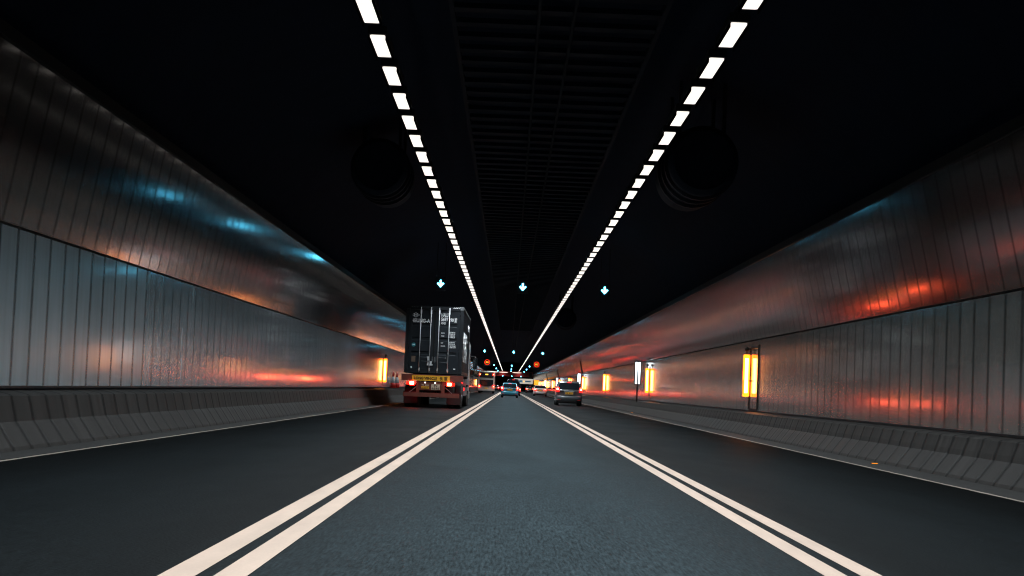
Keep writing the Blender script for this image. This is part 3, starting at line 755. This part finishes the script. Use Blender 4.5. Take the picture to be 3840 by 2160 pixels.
for x in (-.595, -.165, .185, .615):
    o = MB().tube((x, .0, .04), (x, .0, Hc-.06), .017, 8).build('locking_bar', 'galv', con)
    b = MB()
    for z in (.86, 1.46, 2.06): b.box(x-.028, x+.03, -.005, .05, z-.03, z+.03)
    b.build('bar_guide', 'galvd', o, bevel=.004)
    b = MB().box(x-.03, x+.035, -.012, .03, .10, .24).box(x-.03, x+.04, -.012, .03, Hc-.35, Hc-.17); b.build('cam_keeper', 'galv', o, bevel=.01)
    hx_ = .36*(1 if x in (-.595, .185) else -1)
for x0, x1, z in ((-.58, -.26, .69), (-.50, -.20, .52), (.20, .52, .69), (.26, .58, .50)):
    MB().bar((x0, -.02, z), (x1, -.03, z-.01), .022, .012).box(x1-.03, x1+.02, -.03, .02, z-.05, z+.03).build('door_handle', 'galvd', con)
b = MB().box(-.245, -.19, -.012, .03, .42, .72).box(-.26, -.19, -.012, .03, .34, .42).box(-.15, -.02, -.012, .03, .34, .40).box(-.14, -.06, -.012, .03, .40, .52); b.build('lock_box', 'galv', con)
b = MB().box(-.06, -.03, .01, .04, .5, .72).box(.03, .06, .01, .04, .46, .70).box(.10, .13, .01, .04, .48, .73); b.build('gasket_wear', 'galvd', con)
# lettering on the doors
D = .048
def dt(s, x, z, h, w, nm='lettering', m='white_ink', bold=.03): return text(s, x, z, h, m, con, nm, y=D, wid=w, bold=bold)
dt('HEUNG-A', -1.0, 2.145, .165, .80, 'company_name', bold=.04)
# diamond emblem: outline + H
b = MB(); cx_, cz_ = -.82, 2.46
def dia(rw, rh): return [(cx_-rw, cz_), (cx_, cz_-rh), (cx_+rw, cz_), (cx_, cz_+rh)]
o1, o2 = dia(.185, .105), dia(.148, .080)
vs = [(x, D, z) for x, z in o1]+[(x, D, z) for x, z in o2]
b.add(vs, [(i, (i+1) % 4, 4+(i+1) % 4, 4+i) for i in range(4)])
b.box(cx_-.07, cx_-.032, D-.001, D+.001, cz_-.052, cz_+.052).box(cx_+.032, cx_+.07, D-.001, D+.001, cz_-.052, cz_+.052).box(cx_-.031, cx_+.031, D-.001, D+.001, cz_-.016, cz_+.016)
b.build('emblem', 'white_ink', con)
merge([dt('HALU', .265, 2.42, .165, .30), dt('5697', .265, 2.235, .165, .30), dt('45G1', .265, 2.10, .105, .20), dt('90', .655, 2.225, .15, .14), dt('1', .868, 2.225, .14, .035, bold=.03)], 'container_number')
b = MB(); x0, x1, z0, z1, t = .835, .93, 2.20, 2.39, .008
b.box(x0, x0+t, D-.001, D+.001, z0, z1).box(x1-t, x1, D-.001, D+.001, z0, z1).box(x0+t, x1-t, D-.001, D+.001, z0, z0+t).box(x0+t, x1-t, D-.001, D+.001, z1-t, z1); b.build('check_digit_box', 'white_ink', con)
merge([dt('M.G.W.', .29, 1.71, .05, .15), dt('TARE', .29, 1.585, .05, .13), dt('32.500 KG', .64, 1.745, .055, .24), dt('71.650 LB', .64, 1.675, .055, .24), dt('3.800 KG', .655, 1.60, .055, .22), dt('8.380 LB', .655, 1.53, .055, .22)], 'weight_data')
merge([dt('NET', .29, 1.29, .05, .10), dt('CU.CAP.', .29, 1.16, .05, .19), dt('28.700 KG', .64, 1.32, .055, .24), dt('63.270 LB', .64, 1.25, .055, .24), dt('76.4 CU.M', .66, 1.175, .055, .25), dt('2.700 CU.FT', .66, 1.105, .055, .27)], 'capacity_data')
b = MB(); n = 20; b.add([(-.86+.085*math.cos(2*math.pi*i/n), D, 1.20+.085*math.sin(2*math.pi*i/n)) for i in range(n)], [tuple(range(n))]); st_ = b.build('round_sticker', 'teal_ink', con)
MB().box(-.91, -.81, D-.003, D-.001, 1.18, 1.225).build('sticker_mark', 'white_ink', st_)
MB().box(-.93, -.76, D-.002, D, .47, .72).build('placard', 'faded', con)
MB().box(-.98, -.89, D-.002, D, .20, .28).build('label', 'white_ink', con); MB().box(.86, .96, D-.002, D, .20, .25).build('label', 'white_ink', con)
for x0_, m_ in ((-1.02, 'galvd'), (.76, 'white_ink')):
    b = MB()
    for i in range(4):
        x = x0_+i*.078; b.add([(x, .006, Hc-.085), (x+.038, .006, Hc-.085), (x+.068, .006, Hc-.035), (x+.03, .006, Hc-.035)], [(0,1,2,3)])
    b.build('hazard_stripes', m_, con)

tr = thing('articulated_lorry', 'lorry with red rear beam and yellow warning plate, carrying the container in the left lane', 'truck', (CX, CY, 0))
MB().box(-1.31, 1.31, .0, .16, 1.13, 1.40).build('rear_beam', 'chassis', tr, bevel=.012)
pl = MB().box(-.87, .74, -.02, -.002, 1.135, 1.365).build('warning_plate', 'platey', tr)
text('LONG VEHICLE', -.77, 1.185, .115, 'inkd', pl, 'lettering', y=-.024, wid=.97, bold=.03)
b = MB()
def stroke(x0, z0, x1, z1, t=.016): b.bar((x0, -.024, z0), (x1, -.024, z1), t, .003)
ox, oz, u = .30, 1.175, .15       # chinese character for long
for z in (.95, .78, .61): stroke(ox+.3*u, oz+z*u, ox+.85*u, oz+z*u)
stroke(ox+.3*u, oz+.48*u, ox+.3*u, oz+.98*u); stroke(ox, oz+.45*u, ox+u, oz+.45*u); stroke(ox+.25*u, oz, ox+.25*u, oz+.42*u); stroke(ox+.25*u, oz, ox+.5*u, oz+.12*u); stroke(ox+.45*u, oz+.4*u, ox+u, oz); stroke(ox+.85*u, oz+.32*u, ox+.6*u, oz+.22*u)
ox = .49                          # chinese character for vehicle
for z in (.88, .12): stroke(ox, oz+z*u, ox+u, oz+z*u)
for z in (.70, .50, .30): stroke(ox+.18*u, oz+z*u, ox+.82*u, oz+z*u)
stroke(ox+.18*u, oz+.3*u, ox+.18*u, oz+.7*u); stroke(ox+.82*u, oz+.3*u, ox+.82*u, oz+.7*u); stroke(ox+.5*u, oz-.02*u, ox+.5*u, oz+1.02*u)
b.build('characters', 'inkd', pl)
for s in (-1, 1):
    xa = -.87 if s < 0 else .72
    o = MB().box(xa-.12, xa+.14, -.03, .10, .93, 1.115).build('tail_light', 'red', tr, bevel=.02)
    MB().box(xa-.08, xa+.10, -.045, -.031, .955, 1.085).build('lamp_core', 'redhot', o, bevel=.01)
    xb = xa-.19 if s < 0 else xa+.21
    MB().box(xb-.03, xb+.03, -.02, .06, .94, 1.10).build('side_reflector', 'ring', tr, bevel=.01)
# frame legs, plate panel, underrun bar, struts
for x in (-.60, .46): MB().box(x-.07, x+.07, .02, .14, .64, 1.125).build('frame_leg', 'chassis', tr, bevel=.01)
MB().box(-.525, .385, .03, .08, .74, 1.10).build('plate_panel', 'chassis', tr)
p1 = MB().box(-.46, -.12, .012, .028, .80, 1.00).build('trailer_plate', 'chassis', tr)
t1 = [text('T3 608', -.45, .925, .06, 'cream', p1, 'lettering', y=.008, wid=.31, bold=.02)]
q1 = MB().box(-.455, -.125, .004, .011, .81, .895).build('yellow_label', 'platey', p1); text('93 0316', -.44, .825, .055, 'inkd', q1, 'lettering', y=.001, wid=.29, bold=.02)
p2 = MB().box(-.03, .33, .012, .028, .77, 1.00).build('license_plate', 'cream', tr)
merge([text('SV', .08, .895, .085, 'inkd', p2, 'a', y=.008, wid=.15, bold=.02), text('6595', -.01, .785, .085, 'inkd', p2, 'a', y=.008, wid=.32, bold=.02)], 'lettering')
for x in (-.30, .13): MB().tube((x, -.03, 1.06), (x, .03, 1.06), .028, 10).build('plate_lamp', 'platelamp', tr)
MB().box(-1.22, 1.16, -.02, .08, .45, .635).build('underrun_bar', 'chassis', tr, bevel=.01)
MB().bar((-.66, .05, .88), (-.95, .05, .64), .03, .03).bar((.55, .05, .88), (.85, .05, .64), .03, .03).build('brace', 'galvd', tr)
MB().box(-.5, -.36, .15, 11.5, .98, 1.30).box(.36, .5, .15, 11.5, .98, 1.30).build('chassis_rail', 'chassis', tr)
b = MB()
for y in (3, 6, 9, 11.9): b.box(-1.2, 1.2, y, y+.12, 1.32, 1.42)
b.build('bolster', 'black', tr)
b = MB()
for y in (1.5, 2.85): b.tube((-1.0, y, .52), (1.0, y, .52), .07, 10)
b.tube((-.10, 1.35, .58), (.15, 1.35, .58), .17, 14).build('axle', 'black', tr)
for y in (1.5, 2.85):
    for x in (-1.08, -.76, .76, 1.08): wheel(tr, x, y, .50, .28, 'galvd')
for s in (-1, 1):
    MB().box(s*.92-.30, s*.92+.30, .60, .63, .16, .62).box(s*.92-.32, s*.92+.32, .58, .66, .62, .68).build('mudflap', 'flap', tr, bevel=.008)
    MB().box(s*1.23-.01, s*1.23+.01, 3.8, 9.0, .55, .95).build('side_guard', 'galvd', tr)
for y, z, m_ in ((.35, 1.10, 'red'), (3.6, .80, 'redhot')):
    MB().box(1.235, 1.285, y, y+.08, z, z+.09).build('marker_light', 'red', tr, bevel=.01)
MB().box(-.55, .55, 4.6, 5.4, .5, .95).build('landing_gear', 'black', tr)
# tractor
cab = MB(); cy0 = 12.75
rg = []
for y, k, z1 in ((cy0, .985, 3.05), (cy0+.3, 1, 3.25), (cy0+1.5, 1, 3.3), (cy0+2.1, .97, 3.0), (cy0+2.3, .94, 1.4)):
    q = 1.25*k; rg.append([(-q, y, .75), (q, y, .75), (q, y, z1-.3), (q*.92, y, z1), (-q*.92, y, z1), (-q, y, z1-.3)])
cab.loft(rg, smooth=False).build('cab', 'cab', tr)
MB().box(-1.26, 1.26, cy0+2.05, cy0+2.4, .35, .74).build('front_bumper', 'cab', tr, bevel=.04)
MB().add([(-1.0, cy0+2.33, 1.75), (1.0, cy0+2.33, 1.75), (1.0, cy0+2.15, 2.85), (-1.0, cy0+2.15, 2.85)], [(0,1,2,3)]).build('windscreen', 'glass', tr)
for s in (-1, 1):
    MB().box(s*1.253-.004, s*1.253+.004, cy0+.7, cy0+1.8, 1.8, 2.6).build('side_window', 'glass', tr)
    m_ = MB().box(s*1.50-.13, s*1.50+.10, cy0+2.0, cy0+2.10, 1.85, 2.42).build('side_mirror', 'black', tr, bevel=.03)
    MB().tube((s*1.24, cy0+2.0, 2.5), (s*1.5, cy0+2.05, 2.5), .02, 6).tube((s*1.5, cy0+2.05, 2.5), (s*1.5, cy0+2.05, 1.8), .02, 6).build('mirror_arm', 'black', m_)
    MB().box(s*1.50-.10, s*1.50+.07, cy0+1.985, cy0+1.998, 1.88, 2.38).build('mirror_glass', 'glass', m_)
MB().box(-.45, .45, 11.0, cy0+2.1, .6, .95).build('tractor_chassis', 'black', tr)
for x in (-1.08, -.76, .76, 1.08): wheel(tr, x, 11.4, .50, .28, 'galvd')
for s in (-1, 1):
    wheel(tr, s*1.06, cy0+1.1, .50, .30, 'galvd')
    MB().box(s*1.22-.05, s*1.22+.05, 10.8, 12.1, .95, 1.03).build('mudguard', 'black', tr)
    MB().box(s*1.10-.10, s*1.10+.12, 9.6, 10.6, .50, .98).build('fuel_tank', 'galvd', tr, bevel=.05)
